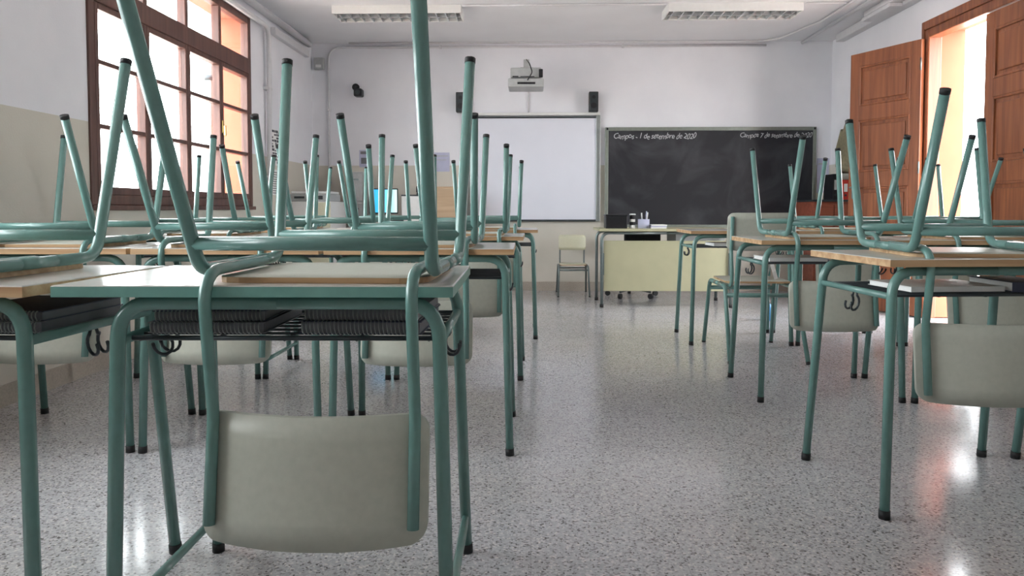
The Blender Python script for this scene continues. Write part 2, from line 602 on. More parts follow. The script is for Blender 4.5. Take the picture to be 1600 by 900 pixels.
pipe('wall_conduit', [(XL + 0.19, YB - 0.014, 0.1), (XL + 0.19, YB - 0.014, H - 0.045), (2.55, YB - 0.014, H - 0.045)], 0.013,
     'thin white pipe running up the corner and along the back wall top', rad=0.14,
     clips=[((XL + 0.19, YB - 0.014, 1.2), 2), ((XL + 0.19, YB - 0.014, 2.0), 2), ((-1.0, YB - 0.014, H - 0.045), 0), ((1.0, YB - 0.014, H - 0.045), 0)])
pipe('ceiling_conduit', [(-2.0, YB - 0.06, H - 0.014), (2.6, YB - 0.06, H - 0.014), (2.80, 7.3, H - 0.014), (2.80, YF + 0.02, H - 0.014)], 0.012,
     'thin white ceiling pipe that bends forward near the right wall', rad=0.3)
pipe('ceiling_conduit', [(-0.62, 6.66, H - 0.012), (1.2, 6.66, H - 0.012)], 0.01, 'thin white cable pipe on the ceiling between the two strip lights', rad=0.01)
pipe('ceiling_conduit', [(2.42, 6.66, H - 0.012), (2.77, 6.66, H - 0.012)], 0.01, 'short thin ceiling pipe to the right of the right strip light', rad=0.01)
pipe('ceiling_conduit', [(2.94, YB - 0.01, H - 0.02), (2.94, YF + 0.02, H - 0.02)], 0.017, 'thicker white pipe along the ceiling beside the trunking', rad=0.01)
tr = thing('cable_trunking', 'white stepped cable trunking where ceiling meets right wall', 'trunking')
MB().box(XR - 0.2, XR - 0.09, YF + 0.01, 7.0, H - 0.05, H - 0.001, bev=0.006).build('cover', 'pipe', tr)
MB().box(XR - 0.09, XR - 0.001, YF + 0.01, YB - 0.3, H - 0.08, H - 0.001, bev=0.006).build('cover', 'pipe', tr)
MB().box(XR - 0.2, XR - 0.09, 6.5, 7.05, H - 0.085, H - 0.051, bev=0.006).build('junction_box', 'pipe', tr)
pipe('heating_pipe', [(XL + 0.05, YF + 0.03, H - 0.09), (XL + 0.05, 7.95, H - 0.06)], 0.032, 'white pipe along the ceiling above the window', rad=0.01)
pipe('heating_pipe', [(XL + 0.05, YF + 0.03, H - 0.2), (XL + 0.05, 6.72, H - 0.18), (XL + 0.03, 6.72, 0.05)], 0.022,
     'white pipe running below the ceiling then down beside the window', rad=0.12, clips=[((XL + 0.03, 6.72, 2.0), 2), ((XL + 0.03, 6.72, 1.2), 2)])
tr2 = thing('cable_trunking', 'short white trunking on the left wall near the corner', 'trunking')
MB().box(XL, XL + 0.05, 6.9, 7.95, H - 0.2, H - 0.13, bev=0.006).build('cover', 'pipe', tr2)


def strip_light(x0, x1, label):
    t = thing('strip_light', label, 'ceiling light', group='ceiling strip lights')
    ya, yb = 6.66, 6.98
    MB().box(x0, x1, ya, ya + 0.012, H - 0.075, H, bev=0.003).box(x0, x1, yb - 0.012, yb, H - 0.075, H, bev=0.003) \
        .box(x0, x0 + 0.012, ya + 0.012, yb - 0.012, H - 0.075, H).box(x1 - 0.012, x1, ya + 0.012, yb - 0.012, H - 0.075, H) \
        .box(x0 + 0.012, x1 - 0.012, ya + 0.012, yb - 0.012, H - 0.012, H).build('housing', 'white_plastic', t)
    for q in (ya + 0.09, yb - 0.09):
        MB().tube([(x0 + 0.02, q, H - 0.035), (x1 - 0.02, q, H - 0.035)], 0.013, 8).build('lamp_tube', 'tube_lamp', t)
    MB().box(x0 + 0.012, x1 - 0.012, (ya + yb) / 2 - 0.004, (ya + yb) / 2 + 0.004, H - 0.075, H - 0.02).build('divider', 'louver', t)
    n = 13
    me = None
    for i in range(n):
        xc = x0 + 0.012 + (x1 - x0 - 0.024) * (i + 0.5) / n
        if me is None:
            me = MB().box(-0.004, 0.004, ya + 0.014, yb - 0.014, -0.03, 0.02).mesh('slat', 'louver')
        o = link('louver_slat', me, t)
        o.location = (xc, 0, H - 0.044)


strip_light(-1.79, -0.63, 'white ceiling strip light with louvres, left one nearer the window')
strip_light(1.21, 2.40, 'white ceiling strip light with louvres, right one above the blackboard')

# ------------------------------------------------------------ boards on the back wall
wb = thing('whiteboard', 'large interactive whiteboard in a thin pale frame', 'whiteboard', (0, YB, 0))
wx0, wx1, wz0, wz1 = -0.69, 0.73, 0.77, 1.93
MB().box(wx0 + 0.02, wx1 - 0.02, -0.035, -0.002, wz0 + 0.02, wz1 - 0.03).build('surface', 'white_board', wb)
for nm, a in (('frame_side', (wx0 - 0.025, wx0 + 0.02, wz0, wz1)), ('frame_side', (wx1 - 0.02, wx1 + 0.025, wz0, wz1))):
    MB().box(a[0], a[1], -0.05, -0.002, a[2], a[3], bev=0.003).build(nm, 'alu', wb)
MB().box(wx0 + 0.02, wx1 - 0.02, -0.05, -0.002, wz0, wz0 + 0.02, bev=0.003).build('bottom_rail', 'dark_steel', wb)
MB().box(wx0 + 0.02, wx1 - 0.02, -0.05, -0.002, wz1 - 0.03, wz1 - 0.012, bev=0.003).build('top_rail', 'dark_steel', wb)
MB().box(wx0 - 0.02, wx1 + 0.02, -0.06, -0.002, wz1, wz1 + 0.03, bev=0.004).build('top_cover', 'white_plastic', wb)

bb = thing('blackboard', 'wide black chalkboard in a grey metal frame', 'blackboard', (0, YB, 0))
bx0, bx1, bz0, bz1 = 0.81, 3.10, 0.70, 1.80
MB().box(bx0 + 0.03, bx1 - 0.03, -0.03, -0.002, bz0 + 0.03, bz1 - 0.03).build('slate', 'slate', bb)
for nm, a in (('frame_side', (bx0, bx0 + 0.035, bz0, bz1)), ('frame_side', (bx1 - 0.035, bx1, bz0, bz1)),
              ('frame_rail', (bx0 + 0.035, bx1 - 0.035, bz1 - 0.04, bz1)), ('frame_rail', (bx0 + 0.035, bx1 - 0.035, bz0, bz0 + 0.035))):
    MB().box(a[0], a[1], -0.042, -0.002, a[2], a[3], bev=0.005).build(nm, 'green_alu', bb)
MB().box(bx0 + 0.3, bx1 - 0.3, -0.09, -0.042, bz0 + 0.0, bz0 + 0.012).build('chalk_ledge', 'green_alu', bb)
for sx in (bx0 + 0.012, bx1 - 0.03):
    MB().box(sx, sx + 0.02, -0.046, -0.042, bz1 - 0.03, bz1 - 0.008).build('corner_cap', 'cap', bb)


def chalk_text(s, x0, width, z, size):
    cu = bpy.data.curves.new('chalk_writing', 'FONT')
    cu.body = s
    cu.size = size
    cu.shear = 0.3
    cu.space_character = 0.92
    tmp = bpy.data.objects.new('tmp_text', cu)
    C.objects.link(tmp)
    dg = bpy.context.evaluated_depsgraph_get()
    me = bpy.data.meshes.new_from_object(tmp.evaluated_get(dg))
    bpy.data.objects.remove(tmp)
    xs = [v.co.x for v in me.vertices]
    k = width / (max(xs) - min(xs))
    rnd = random.Random(3)
    for v in me.vertices:
        x = v.co.x
        v.co.y += 0.006 * math.sin(x * 37) + 0.004 * math.sin(x * 90 + 1)
        v.co.x = x * k
    me.materials.clear()
    me.materials.append(M['chalk'])
    o = link('chalk_writing', me, bb)
    o.location = (x0, -0.0312, z)
    o.rotation_euler = (PI / 2, 0, 0)
    o['label'] = 'handwritten white chalk date line'


chalk_text('Campos - 1 de setembre de 2020', 0.895, 0.90, 1.675, 0.085)
chalk_text('Campos 7 de setembre de 2020', 2.27, 0.78, 1.685, 0.075)


# ------------------------------------------------------------ pupil chair and desk (built once, copied)
def chair_parts(le=0.0, be=0.0, xs=1.0):
    # le: extra leg length, be: extra back length, xs: width factor of this size of chair
    P = []
    r = 0.0135

    def add(name, mb, mats, subs=()):
        P.append((name, mb.mesh(name, mats), [(n, b.mesh(n, ms)) for n, b, ms in subs]))
    for s in (-1, 1):
        x0, x1 = s * 0.212 * xs, s * 0.226 * xs
        rail_z = 0.438
        rear = fillet([(x1, -0.41 - le * 0.45, 0.012 - le), (x0, -0.215, rail_z), (x0, -0.06, rail_z)], 0.06)
        front = fillet([(x1, 0.30 + le * 0.23, 0.012 - le), (x0, 0.20, rail_z), (x0, 0.05, rail_z)], 0.06)
        for path, y in ((rear, -0.41), (front, 0.30)):
            d = (path[1] - path[0]).normalized()
            p0 = path[0] - d * 0.012
            cap = MB().tube([p0, p0 + d * 0.004, p0 + d * 0.014], r * 1.06, 10)
            add('leg', MB().tube(path, r, 12), 'teal', [('foot_cap', cap, 'cap')])
        add('seat_rail', MB().tube([(x0, -0.061, rail_z), (x0, 0.051, rail_z)], r, 12), 'teal')
        xp = s * 0.183 * xs
        post = fillet([(xp, 0.03, 0.436), (xp, -0.272, 0.436), (xp, -0.235, 0.66 + be), (xp, -0.262, 0.862 + be)], [0.07, 0.12])
        add('back_post', MB().tube(post, 0.0115, 12), 'teal')
        # bracket bolt heads on the seat
    # cross bars between the legs
    zb = 0.385
    yr = -0.41 + (0.195) * (zb / 0.438)
    yf = 0.30 - 0.10 * (zb / 0.438)
    add('cross_bar', MB().tube([(-0.212 * xs, yr, zb), (0.212 * xs, yr, zb)], 0.0135, 10), 'teal')
    add('cross_bar', MB().tube([(-0.212 * xs, yf, zb), (0.212 * xs, yf, zb)], 0.0135, 10), 'teal')

    add('seat', MB().plate(-0.198 * xs, 0.198 * xs, -0.195, 0.205, 0.05, 0.011, lambda x, y: 0.4585, lambda x, y, h: (x, y, h), 8, 4), ['seat', 'ply_edge'])

    add('backrest', MB().plate(-0.205 * xs, 0.205 * xs, 0.655 + be, 0.885 + be * 1.2, 0.035, 0.011,
                               lambda x, z: -0.258 + 0.05 * (x / 0.2 / xs) ** 2 - 0.133 * (z - 0.66 - be), lambda x, z, h: (x, h, z), 16, 5, 0), ['seat', 'ply_edge'])
    return P


def desk_parts(width=0.69, off=0.0, edge='ply_edge', stretch=False):
    P = []
    r = 0.0145

    def add(name, mb, mats, subs=()):
        P.append((name, mb.mesh(name, mats), [(n, b.mesh(n, ms)) for n, b, ms in subs]))
    top = MB()
    x0, x1 = -width / 2 + off, width / 2 + off
    th = 0.022
    b = 0.002
    top.box(x0, x1, -0.25, 0.25, T - th, T - b, 1)
    top.add([(x0, -.25, T - b), (x1, -.25, T - b), (x1, .25, T - b), (x0, .25, T - b),
             (x0 + b, -.25 + b, T), (x1 - b, -.25 + b, T), (x1 - b, .25 - b, T), (x0 + b, .25 - b, T)],
            [(4, 5, 6, 7), (0, 1, 5, 4), (1, 2, 6, 5), (2, 3, 7, 6), (3, 0, 4, 7)], 0)
    add('tabletop', top, ['laminate', edge])
    zb = T - th - r - 0.0005
    for fy, ty in ((-0.222, -0.205), (0.29, 0.215)):
        for s in (-1, 1):
            path = fillet([(s * 0.33, fy, 0.014), (s * 0.312, ty, zb), (0, ty, zb)], 0.075)
            d = (path[1] - path[0]).normalized()
            p0 = path[0] - d * 0.014
            add('leg', MB().tube(path, r, 12), 'teal', [('foot_cap', MB().tube([p0, p0 + d * 0.026], r * 1.12, 10), 'cap')])
    zs = 0.652
    kf = zs / zb
    xs = 0.33 - 0.018 * kf
    ya = -0.222 + 0.017 * kf
    yb = 0.29 - 0.075 * kf
    for s in (-1, 1):
        x = s * xs
        hook = MB()
        for dy in (-0.018, 0.018):
            pts = []
            for k in range(11):
                a = -PI * 0.5 + PI * 1.55 * k / 10
                pts.append((x + s * 0.006 - s * 0.022 * math.cos(a) * 0.8, dy + 0.016 * math.sin(k * 0.35), zs - 0.042 - 0.024 * math.sin(a) * -1 * -1))
            pts = [(x, dy * 0.5, zs - 0.006), (x, dy * 0.8, zs - 0.02)] + pts[1:]
            hook.tube(pts, 0.0038, 6)
        add('side_rail', MB().tube([(x, ya, zs), (x, yb, zs)], 0.0105, 10), 'teal', [('bag_hook', hook, 'dark_steel')])
        if stretch:
            z2 = 0.1
            k2 = z2 / zb
            x2 = s * (0.33 - 0.018 * k2)
            add('stretcher', MB().tube([(x2, -0.222 + 0.017 * k2, z2), (x2, 0.29 - 0.075 * k2, z2)], 0.0105, 10), 'teal')
    sh = MB()
    for q in (-0.17, 0.2):
        sh.tube([(-xs, q, zs), (xs, q, zs)], 0.0052, 8)
    for k in range(1, 8):
        q = -0.17 + 0.37 * k / 8
        sh.tube([(-xs, q, zs + 0.0015), (xs, q, zs + 0.0015)], 0.003, 6)
    for k in range(5):
        q = -xs * 0.92 + 2 * xs * 0.92 * k / 4
        sh.tube([(q, -0.17, zs - 0.004), (q, 0.2, zs - 0.004)], 0.003, 6)
    add('shelf', sh, 'dark_steel')
    return P


def place(name, parts, loc, rot, label, cat, group, scale=1.0, swap=None):
    t = thing(name, label, cat, loc, rot, group)
    t.scale = (scale,) * 3
    for nm, me, subs in parts:
        o = link(nm, me, t)
        for sn, sm in subs:
            link(sn, sm, o)
    return t


CH = chair_parts()
CH_BIG = chair_parts(0.068, 0.053, 1.06)
DK = desk_parts()
DK_ST = desk_parts(stretch=True)
DK_TEAL = desk_parts(0.76, -0.036, 'teal_edge', True)
SEAT_TOP = 0.4645

left_rows = ['second', 'third', 'fourth']
G_D = 'pupil desks set in rows'
G_C = 'chairs upturned on the desks'
jr = random.Random(11)


def desk(x, near, yaw, parts, label):
    place('school_desk', parts, (x, near + 0.25, 0), (0, 0, R(yaw)), label, 'desk', G_D)


def chair(x, near, yaw, label, parts=None, dz=0.0):
    place('school_chair', parts or CH, (x, near + 0.237, T + SEAT_TOP + dz), (0, PI, R(yaw)), label, 'chair', G_C)


# nearest row on the left
desk(-0.495, 1.373, 1.0, DK_TEAL, 'teal-edged grey desk nearest the viewer, notebooks on its shelf')
chair(-0.406, 1.373, -1.5, 'teal chair upturned on the nearest teal-edged desk, backrest hanging large in front', CH_BIG)
desk(-1.285, 1.373, -3.0, DK, 'wood-edged desk at the left photo edge, beside the teal-edged desk')
chair(-1.31, 1.373, -3.0, 'teal chair upturned on the desk at the left photo edge', CH_BIG)
cols = ['aisle side', 'middle', 'window side']
spec = [
    (2.66, (-0.41, -1.12, -1.83), (-0.42, -1.165, -1.82)),
    (3.86, (-0.385, -1.09, -1.79), (-0.35, -1.05, -1.77)),
    (5.10, (-0.30, -1.01, -1.72), (-0.30, -1.05, -1.76)),
]
for i, (near, dx, cx) in enumerate(spec):
    for j in range(3):
        desk(dx[j], near, (0.5, -0.4, 0.3)[i], DK_ST if (i, j) == (1, 1) else DK,
             'wood-edged desk, %s row left of the aisle, %s' % (left_rows[i], cols[j]))
        chair(cx[j], near + jr.uniform(0, 0.02), jr.uniform(-2, 2),
              'teal chair upturned on %s-row desk left of the aisle, %s' % (left_rows[i], cols[j]))
# right block
desk(1.35, 2.16, 4.5, DK, 'wood-edged desk nearest the viewer right of the aisle')
chair(1.355, 2.17, -4.0, 'teal chair upturned on the nearest right-hand desk, backrest cut by the photo edge')
desk(2.10, 2.17, 0.5, DK, 'wood-edged desk mostly outside the right photo edge, touching the nearest right-hand desk')
rcols = ['aisle side', 'middle', 'door side']
for j, (x, c) in enumerate(((1.41, 1.41), (2.125, 2.14), (2.84, 2.84))):
    desk(x, 3.45, 0.4, DK, 'wood-edged desk in the second row right of the aisle, ' + rcols[j])
    chair(c, 3.46, jr.uniform(-2, 2), 'teal chair upturned on the second-row desk right of the aisle, ' + rcols[j])
for j, (x, c) in enumerate(((1.40, None), (2.105, 2.10), (2.81, 2.72))):
    desk(x, 4.90, -0.3, DK, 'wood-edged desk in the third row right of the aisle, ' + rcols[j])
    if c:
        chair(c, 4.91, jr.uniform(-2, 2), 'teal chair upturned on the third-row desk right of the aisle, ' + rcols[j])
place('school_chair', CH, (1.40, 4.74, 0), (0, 0, R(-1)), 'teal chair standing upright on the floor, pushed under the third-row aisle desk', 'chair', 'chairs on the floor')

# small chair by the whiteboard
CHP = []
for nm, me, subs in CH:
    if nm in ('seat', 'backrest'):
        me = me.copy()
        me.materials[0] = M['pale_seat']
    elif nm in ('leg', 'seat_rail', 'cross_bar', 'back_post'):
        me = me.copy()
        me.materials[0] = M['steel']
    CHP.append((nm, me, subs))
place('school_chair', CHP, (0.44, 7.80, 0), (0, 0, PI), 'small pale chair with grey legs against the wall under the whiteboard', 'chair', 'chairs on the floor', 0.71)


# ------------------------------------------------------------ notebooks and books on the desk shelves
def spiral_notebook(loc, yaw, w, d, th, cover, label, coil=True):
    t = thing('spiral_notebook' if coil else 'book', label, 'notebook' if coil else 'book', loc, (0, 0, R(yaw)), 'books and notebooks on the desk shelves')
    MB().box(-w / 2, w / 2, 0.008, d, 0.0, 0.002).box(-w / 2, w / 2, 0.008, d, th - 0.002, th).build('cover', cover, t)
    MB().box(-w / 2 + 0.004, w / 2 - 0.004, 0.010, d - 0.004, 0.002, th - 0.002).build('pages', 'grey_cover' if coil else 'paper', t)
    if coil:
        n = int(w / 0.0085)
        pts = []
        for k in range(n * 8 + 1):
            a = 2 * PI * k / 8
            pts.append((-w / 2 + 0.006 + (w - 0.012) * k / (n * 8), 0.006 + 0.0085 * math.cos(a), th / 2 + (th / 2 + 0.0005) * math.sin(a)))
        MB().tube(pts, 0.0013, 4).build('spiral', 'alu', t)
    else:
        MB().box(-w / 2, w / 2, 0.005, 0.008, 0, th).build('spine', cover, t)
    return t


zsh = 0.652 + 0.005
spiral_notebook((-0.66, 1.47, zsh), 1, 0.24, 0.28, 0.022, 'grey_cover', 'lower grey spiral notebook on the left of the nearest desk shelf')
spiral_notebook((-0.655, 1.475, zsh + 0.0235), 3, 0.23, 0.27, 0.022, 'navy', 'dark spiral notebook lying on the grey one under the nearest desk')
spiral_notebook((-0.345, 1.465, zsh), -1, 0.25, 0.28, 0.026, 'navy', 'thick dark spiral notebook on the right of the nearest desk shelf')
spiral_notebook((-0.345, 1.47, zsh + 0.0275), -2, 0.24, 0.27, 0.022, 'grey_cover', 'grey spiral notebook on top of the thick dark one under the nearest desk')
spiral_notebook((-1.11, 1.47, zsh), -3, 0.23, 0.28, 0.022, 'grey_cover', 'grey spiral notebook under the desk at the left photo edge')
spiral_notebook((-1.105, 1.475, zsh + 0.0235), -4, 0.22, 0.27, 0.02, 'navy', 'dark spiral notebook stacked under the desk at the left photo edge')
spiral_notebook((1.30, 2.27, zsh), 6, 0.30, 0.24, 0.016, 'white_plastic', 'white workbook on the shelf of the nearest right-hand desk', False)
spiral_notebook((1.53, 2.27, zsh), 3, 0.14, 0.22, 0.03, 'navy', 'dark book on the shelf of the nearest right-hand desk', False)
spiral_notebook((1.28, 3.56, zsh), 2, 0.28, 0.24, 0.018, 'white_plastic', 'white workbook on the shelf of the second right-hand aisle desk', False)
spiral_notebook((1.56, 3.56, zsh), -4, 0.24, 0.24, 0.028, 'blue', 'blue folder on the shelf of the second right-hand aisle desk', False)
spiral_notebook((1.36, 5.0, zsh), 2, 0.26, 0.24, 0.02, 'white_plastic', 'white workbook on the shelf of the third right-hand aisle desk', False)
spiral_notebook((-0.42, 2.77, zsh), 2, 0.28, 0.25, 0.026, 'grey_cover', 'grey book on the shelf of the second left-hand aisle desk', False)
spiral_notebook((-1.1, 2.77, zsh), -2, 0.28, 0.25, 0.026, 'navy', 'dark book on the shelf of the second-row middle desk on the left', False)

# folded card on the upright chair
fc = MB()
fc.add([(-0.05, -0.035, 0), (0.05, -0.035, 0), (0.05, 0, 0.12), (-0.05, 0, 0.12), (0.05, 0.035, 0), (-0.05, 0.035, 0),
        (-0.05, -0.033, 0), (0.05, -0.033, 0), (0.05, 0, 0.117), (-0.05, 0, 0.117), (0.05, 0.033, 0), (-0.05, 0.033, 0)],
       [(0, 1, 2, 3), (3, 2, 4, 5), (7, 6, 9, 8), (8, 9, 11, 10), (0, 6, 7, 1), (5, 4, 10, 11), (1, 7, 8, 10, 4, 2), (0, 3, 5, 11, 9, 6)])
o = fc.build('folded_card', 'paper')
o.location = (1.52, 4.72, SEAT_TOP + 0.0005)
o.rotation_euler = (0, 0, R(60))
tag(o, 'white folded card standing on the seat of the upright chair', 'card')

# blue bottle on the floor
bt = thing('bottle', 'small blue bottle standing on the floor beyond the upright chair', 'bottle', (1.93, 6.05, 0))
MB().lathe([(0.03, 0), (0.034, 0.006), (0.034, 0.1), (0.028, 0.125), (0.014, 0.14), (0.014, 0.15)], 14).build('body', 'cyan', bt)
MB().lathe([(0.016, 0.15), (0.016, 0.168), (0.012, 0.17)], 12).build('cap', 'white_plastic', bt)

# ------------------------------------------------------------ teacher's desk
td = thing('teacher_desk', 'teacher desk with beige front panel and tubular legs before the blackboard', 'desk', (1.24, 7.08, 0))
TT = 0.725
MB().box(-0.62, 0.62, -0.34, 0.34, TT - 0.022, TT, bev=0.003).build('tabletop', 'beige_panel', td)
for yy in (-0.27, 0.27):
    for s in (-1, 1):
        path = fillet([(s * 0.59, yy, 0.012), (s * 0.59, yy, TT - 0.037), (0, yy, TT - 0.037)], 0.075)
        lg = MB().tube(path, 0.0145, 12).build('leg', 'steel', td)
        MB().tube([(s * 0.59, yy, 0), (s * 0.59, yy, 0.03)], 0.018, 10).build('foot_cap', 'cap', lg)
MB().box(-0.57, 0.57, -0.26, -0.245, 0.15, 0.615, bev=0.003).build('front_panel', 'beige_panel', td)
for sx in (-0.58, 0.57):
    MB().box(sx, sx + 0.012, -0.28, -0.24, 0.3, 0.5).build('panel_bracket', 'steel', td)
dw = MB().box(0.1, 0.55, -0.2, 0.25, 0.50, TT - 0.053).build('drawer_unit', 'grey_plastic', td)
MB().box(0.13, 0.52, 0.25, 0.262, 0.515, 0.66).build('drawer', 'grey_plastic', dw)

# office stool behind it
st = thing('office_chair', 'low black office chair behind the teacher desk', 'chair', (1.05, 7.66, 0), (0, 0, R(18)))
MB().box(-0.2, 0.2, -0.19, 0.19, 0.43, 0.49, bev=0.02).build('seat', 'black', st)
MB().box(-0.2, 0.2, -0.235, -0.2, 0.50, 0.70, bev=0.015).tube([(0, -0.19, 0.44), (0, -0.245, 0.46), (0, -0.245, 0.6)], 0.012, 8).build('backrest', 'black', st)
MB().tube([(0, 0, 0.08), (0, 0, 0.43)], 0.022, 10).build('column', 'dark_steel', st)
for k in range(5):
    a = 2 * PI * k / 5
    c, s = math.cos(a), math.sin(a)
    sp = MB().tube([(0, 0, 0.09), (c * 0.26, s * 0.26, 0.07)], 0.016, 8, r_end=0.011).build('spoke', 'dark_steel', st)
    MB().tube([(c * 0.26 - s * 0.015, s * 0.26 + c * 0.015, 0.027), (c * 0.26 + s * 0.015, s * 0.26 - c * 0.015, 0.027)], 0.027, 12).build('caster', 'cap', sp)

# things on the teacher's desk
bxo = thing('storage_box', 'black box at the left end of the teacher desk', 'box', (0.80, 7.05, TT))
MB().box(-0.1, 0.1, -0.1, 0.1, 0, 0.115, bev=0.004).build('body', 'black', bxo)
MB().box(-0.104, 0.104, -0.104, 0.104, 0.1155, 0.13, bev=0.003).build('lid', 'black', bxo)
cn = thing('tin', 'small black and white tin between black box and pencil holder', 'tin', (0.955, 7.0, TT))
MB().lathe([(0.026, 0), (0.026, 0.03)], 14).lathe([(0.026, 0.06), (0.026, 0.085)], 14).build('white_band', 'paper', cn)
MB().lathe([(0.0262, 0.0302), (0.0262, 0.0598)], 14).lathe([(0.0262, 0.0852), (0.0262, 0.125)], 14).build('black_band', 'black', cn)
MB().lathe([(0.03, 0.1252), (0.03, 0.135), (0.02, 0.138)], 14).build('lid', 'white_plastic', cn)
ph = thing('pencil_holder', 'pale lilac pencil holder with pens on the teacher desk', 'holder', (1.06, 7.0, TT))
hb = MB()
hb.lathe([(0.055, 0), (0.055, 0.085), (0.05, 0.085), (0.05, 0.01)], 18)
hb.build('cup', 'lilac', ph)
for i, (dx, dy, h, m) in enumerate(((-0.02, 0.0, 0.145, 'paper'), (0.028, 0.01, 0.16, 'lilac'), (0.01, -0.02, 0.12, 'black'), (0.035, -0.01, 0.15, 'paper'))):
    MB().tube([(dx * 0.5, dy * 0.5, 0.012), (dx, dy, h - 0.012), (dx, dy, h)], 0.006, 8).build('pen', m, ph)
ps = thing('paper_stack', 'low stack of pale papers beside the pencil holder', 'paper', (1.19, 7.02, TT))
for k in range(3):
    MB().box(-0.07 + k * 0.003, 0.07 + k * 0.003, -0.1, 0.1, 0.012 * k, 0.012 * k + 0.0115).build('sheaf', 'paper' if k != 1 else 'lilac', ps)

# ------------------------------------------------------------ projector, speakers, camera, sensor
pj = thing('projector', 'grey short-throw projector on a wall arm above the whiteboard', 'projector', (-0.05, YB, 0))
MB().box(-0.07, 0.07, -0.02, -0.001, 2.30, 2.46, bev=0.004).build('wall_plate', 'grey_plastic', pj)
MB().box(-0.03, 0.03, -0.62, -0.02, 2.385, 2.425, bev=0.005).box(-0.03, 0.03, -0.62, -0.56, 2.30, 2.385, bev=0.005).build('arm', 'grey_plastic', pj)
bd = MB().box(-0.16, 0.15, -0.72, -0.42, 2.225, 2.325, bev=0.012).build('body', 'grey_plastic', pj)
MB().box(-0.185, 0.175, -0.74, -0.40, 2.13, 2.215, bev=0.012).build('lower_housing', 'grey_plastic', pj)
MB().box(-0.09, 0.09, -0.745, -0.74, 2.155, 2.175).build('vent', 'black', bd)
MB().box(-0.14, -0.08, -0.725, -0.72, 2.228, 2.24).box(-0.06, 0.08, -0.725, -0.72, 2.229, 2.237).build('socket_row', 'black', bd)
MB().box(0.125, 0.165, -0.745, -0.70, 2.225, 2.305, bev=0.006).build('lens_cover', 'black', bd)
MB().tube(fillet([(0.0, -0.63, 2.42), (0.03, -0.75, 2.36), (0.06, -0.755, 2.27), (0.01, -0.755, 2.19)], 0.05), 0.006, 6).build('cable', 'black', bd)
MB().tube([(0.02, -0.012, 1.965), (0.02, -0.012, 2.30)], 0.008, 8).build('cable_duct', 'pipe', pj)


def speaker(x0, x1, z0, z1, label):
    t = thing('speaker', label, 'speaker', (0, YB, 0))
    xm = (x0 + x1) / 2
    MB().box(x0, x1, -0.13, -0.03, z0, z1, bev=0.006).build('cabinet', 'black', t)
    MB().box(x0 + 0.008, x1 - 0.008, -0.134, -0.1302, z0 + 0.01, z1 - 0.01).build('grille', 'dark_steel', t)
    MB().box(xm - 0.015, xm + 0.015, -0.03, -0.001, (z0 + z1) / 2 - 0.03, (z0 + z1) / 2 + 0.03).build('bracket', 'steel', t)
    for zz, rr in ((0.3, 0.032), (0.72, 0.02)):
        z = z0 + (z1 - z0) * zz
        MB().tube([(xm, -0.1342, z), (xm, -0.137, z)], rr, 14).build('cone', 'black', t)


speaker(0.625, 0.725, 1.96, 2.175, 'small black speaker above the right corner of the whiteboard')
speaker(-0.82, -0.72, 1.96, 2.175, 'small dark speaker above the left corner of the whiteboard, behind a chair leg')
sc = thing('security_camera', 'small black camera on the back wall near the window corner', 'camera', (-1.91, YB, 2.2))
MB().tube([(-0.03, -0.001, 0.05), (-0.03, -0.02, 0.05)], 0.04, 14).build('mount', 'black', sc)
MB().tube([(-0.03, -0.02, 0.05), (0.0, -0.08, 0.0)], 0.012, 8).build('arm', 'black', sc)
MB().box(-0.02, 0.07, -0.17, -0.05, -0.07, 0.015, bev=0.015).build('body', 'black', sc)
MB().tube([(0.025, -0.17, -0.028), (0.025, -0.18, -0.028)], 0.026, 12).build('lens', 'dark_steel', sc)
ss = thing('alarm_sensor', 'small grey alarm sensor high in the left back corner', 'sensor', (-2.34, YB, 2.44))
MB().box(-0.055, 0.055, -0.06, -0.001, 0, 0.13, bev=0.01).build('housing', 'grey_plastic', ss)
MB().box(-0.03, 0.03, -0.068, -0.0602, 0.02, 0.05, bev=0.003).build('lens', 'white_plastic', ss)


# ------------------------------------------------------------ left back corner: computer table and cabinets
tb = thing('computer_table', 'grey computer table along the back wall left of the whiteboard', 'table', (-1.24, 7.72, 0))
MB().box(-0.4, 0.15, -0.3, 0.3, 0.755, 0.78, bev=0.003).build('tabletop', 'laminate', tb)
for sx in (-0.36, 0.11):
    for sy in (-0.26, 0.26):
        MB().tube([(sx, sy, 0), (sx, sy, 0.755)], 0.016, 10).build('leg', 'steel', tb)
MB().box(-0.36, 0.11, 0.27, 0.285, 0.4, 0.75).build('back_panel', 'beige_panel', tb)

mo = thing('monitor', 'flat computer monitor showing a bright blue picture', 'monitor', (-1.54, 7.68, 0.78), (0, 0, R(14)))
MB().box(-0.15, 0.15, -0.02, 0.02, 0.075, 0.34, bev=0.006).build('casing', 'black', mo)
MB().box(-0.138, 0.138, -0.0225, -0.0205, 0.09, 0.328).build('screen', 'screen', mo)
MB().box(-0.02, 0.02, 0.0, 0.03, 0.01, 0.12).build('stand', 'black', mo)
MB().box(-0.09, 0.09, -0.07, 0.09, 0, 0.012, bev=0.004).build('base', 'black', mo)
kb = thing('keyboard', 'dark keyboard in front of the blue monitor', 'keyboard', (-1.5, 7.49, 0.78), (0, 0, R(6)))
MB().box(-0.2, 0.2, -0.06, 0.06, 0, 0.018, bev=0.004).build('base', 'black', kb)
for rr in range(4):
    MB().box(-0.185, 0.185, -0.05 + rr * 0.026, -0.03 + rr * 0.026, 0.018, 0.025, bev=0.002).build('key_row', 'dark_steel', kb)
cb = thing('cardboard_box', 'pale cardboard box on the computer table right of the monitor', 'box', (-1.2, 7.8, 0.78))
MB().box(-0.15, 0.15, -0.12, 0.12, 0, 0.26, bev=0.003).build('body', 'paper', cb)
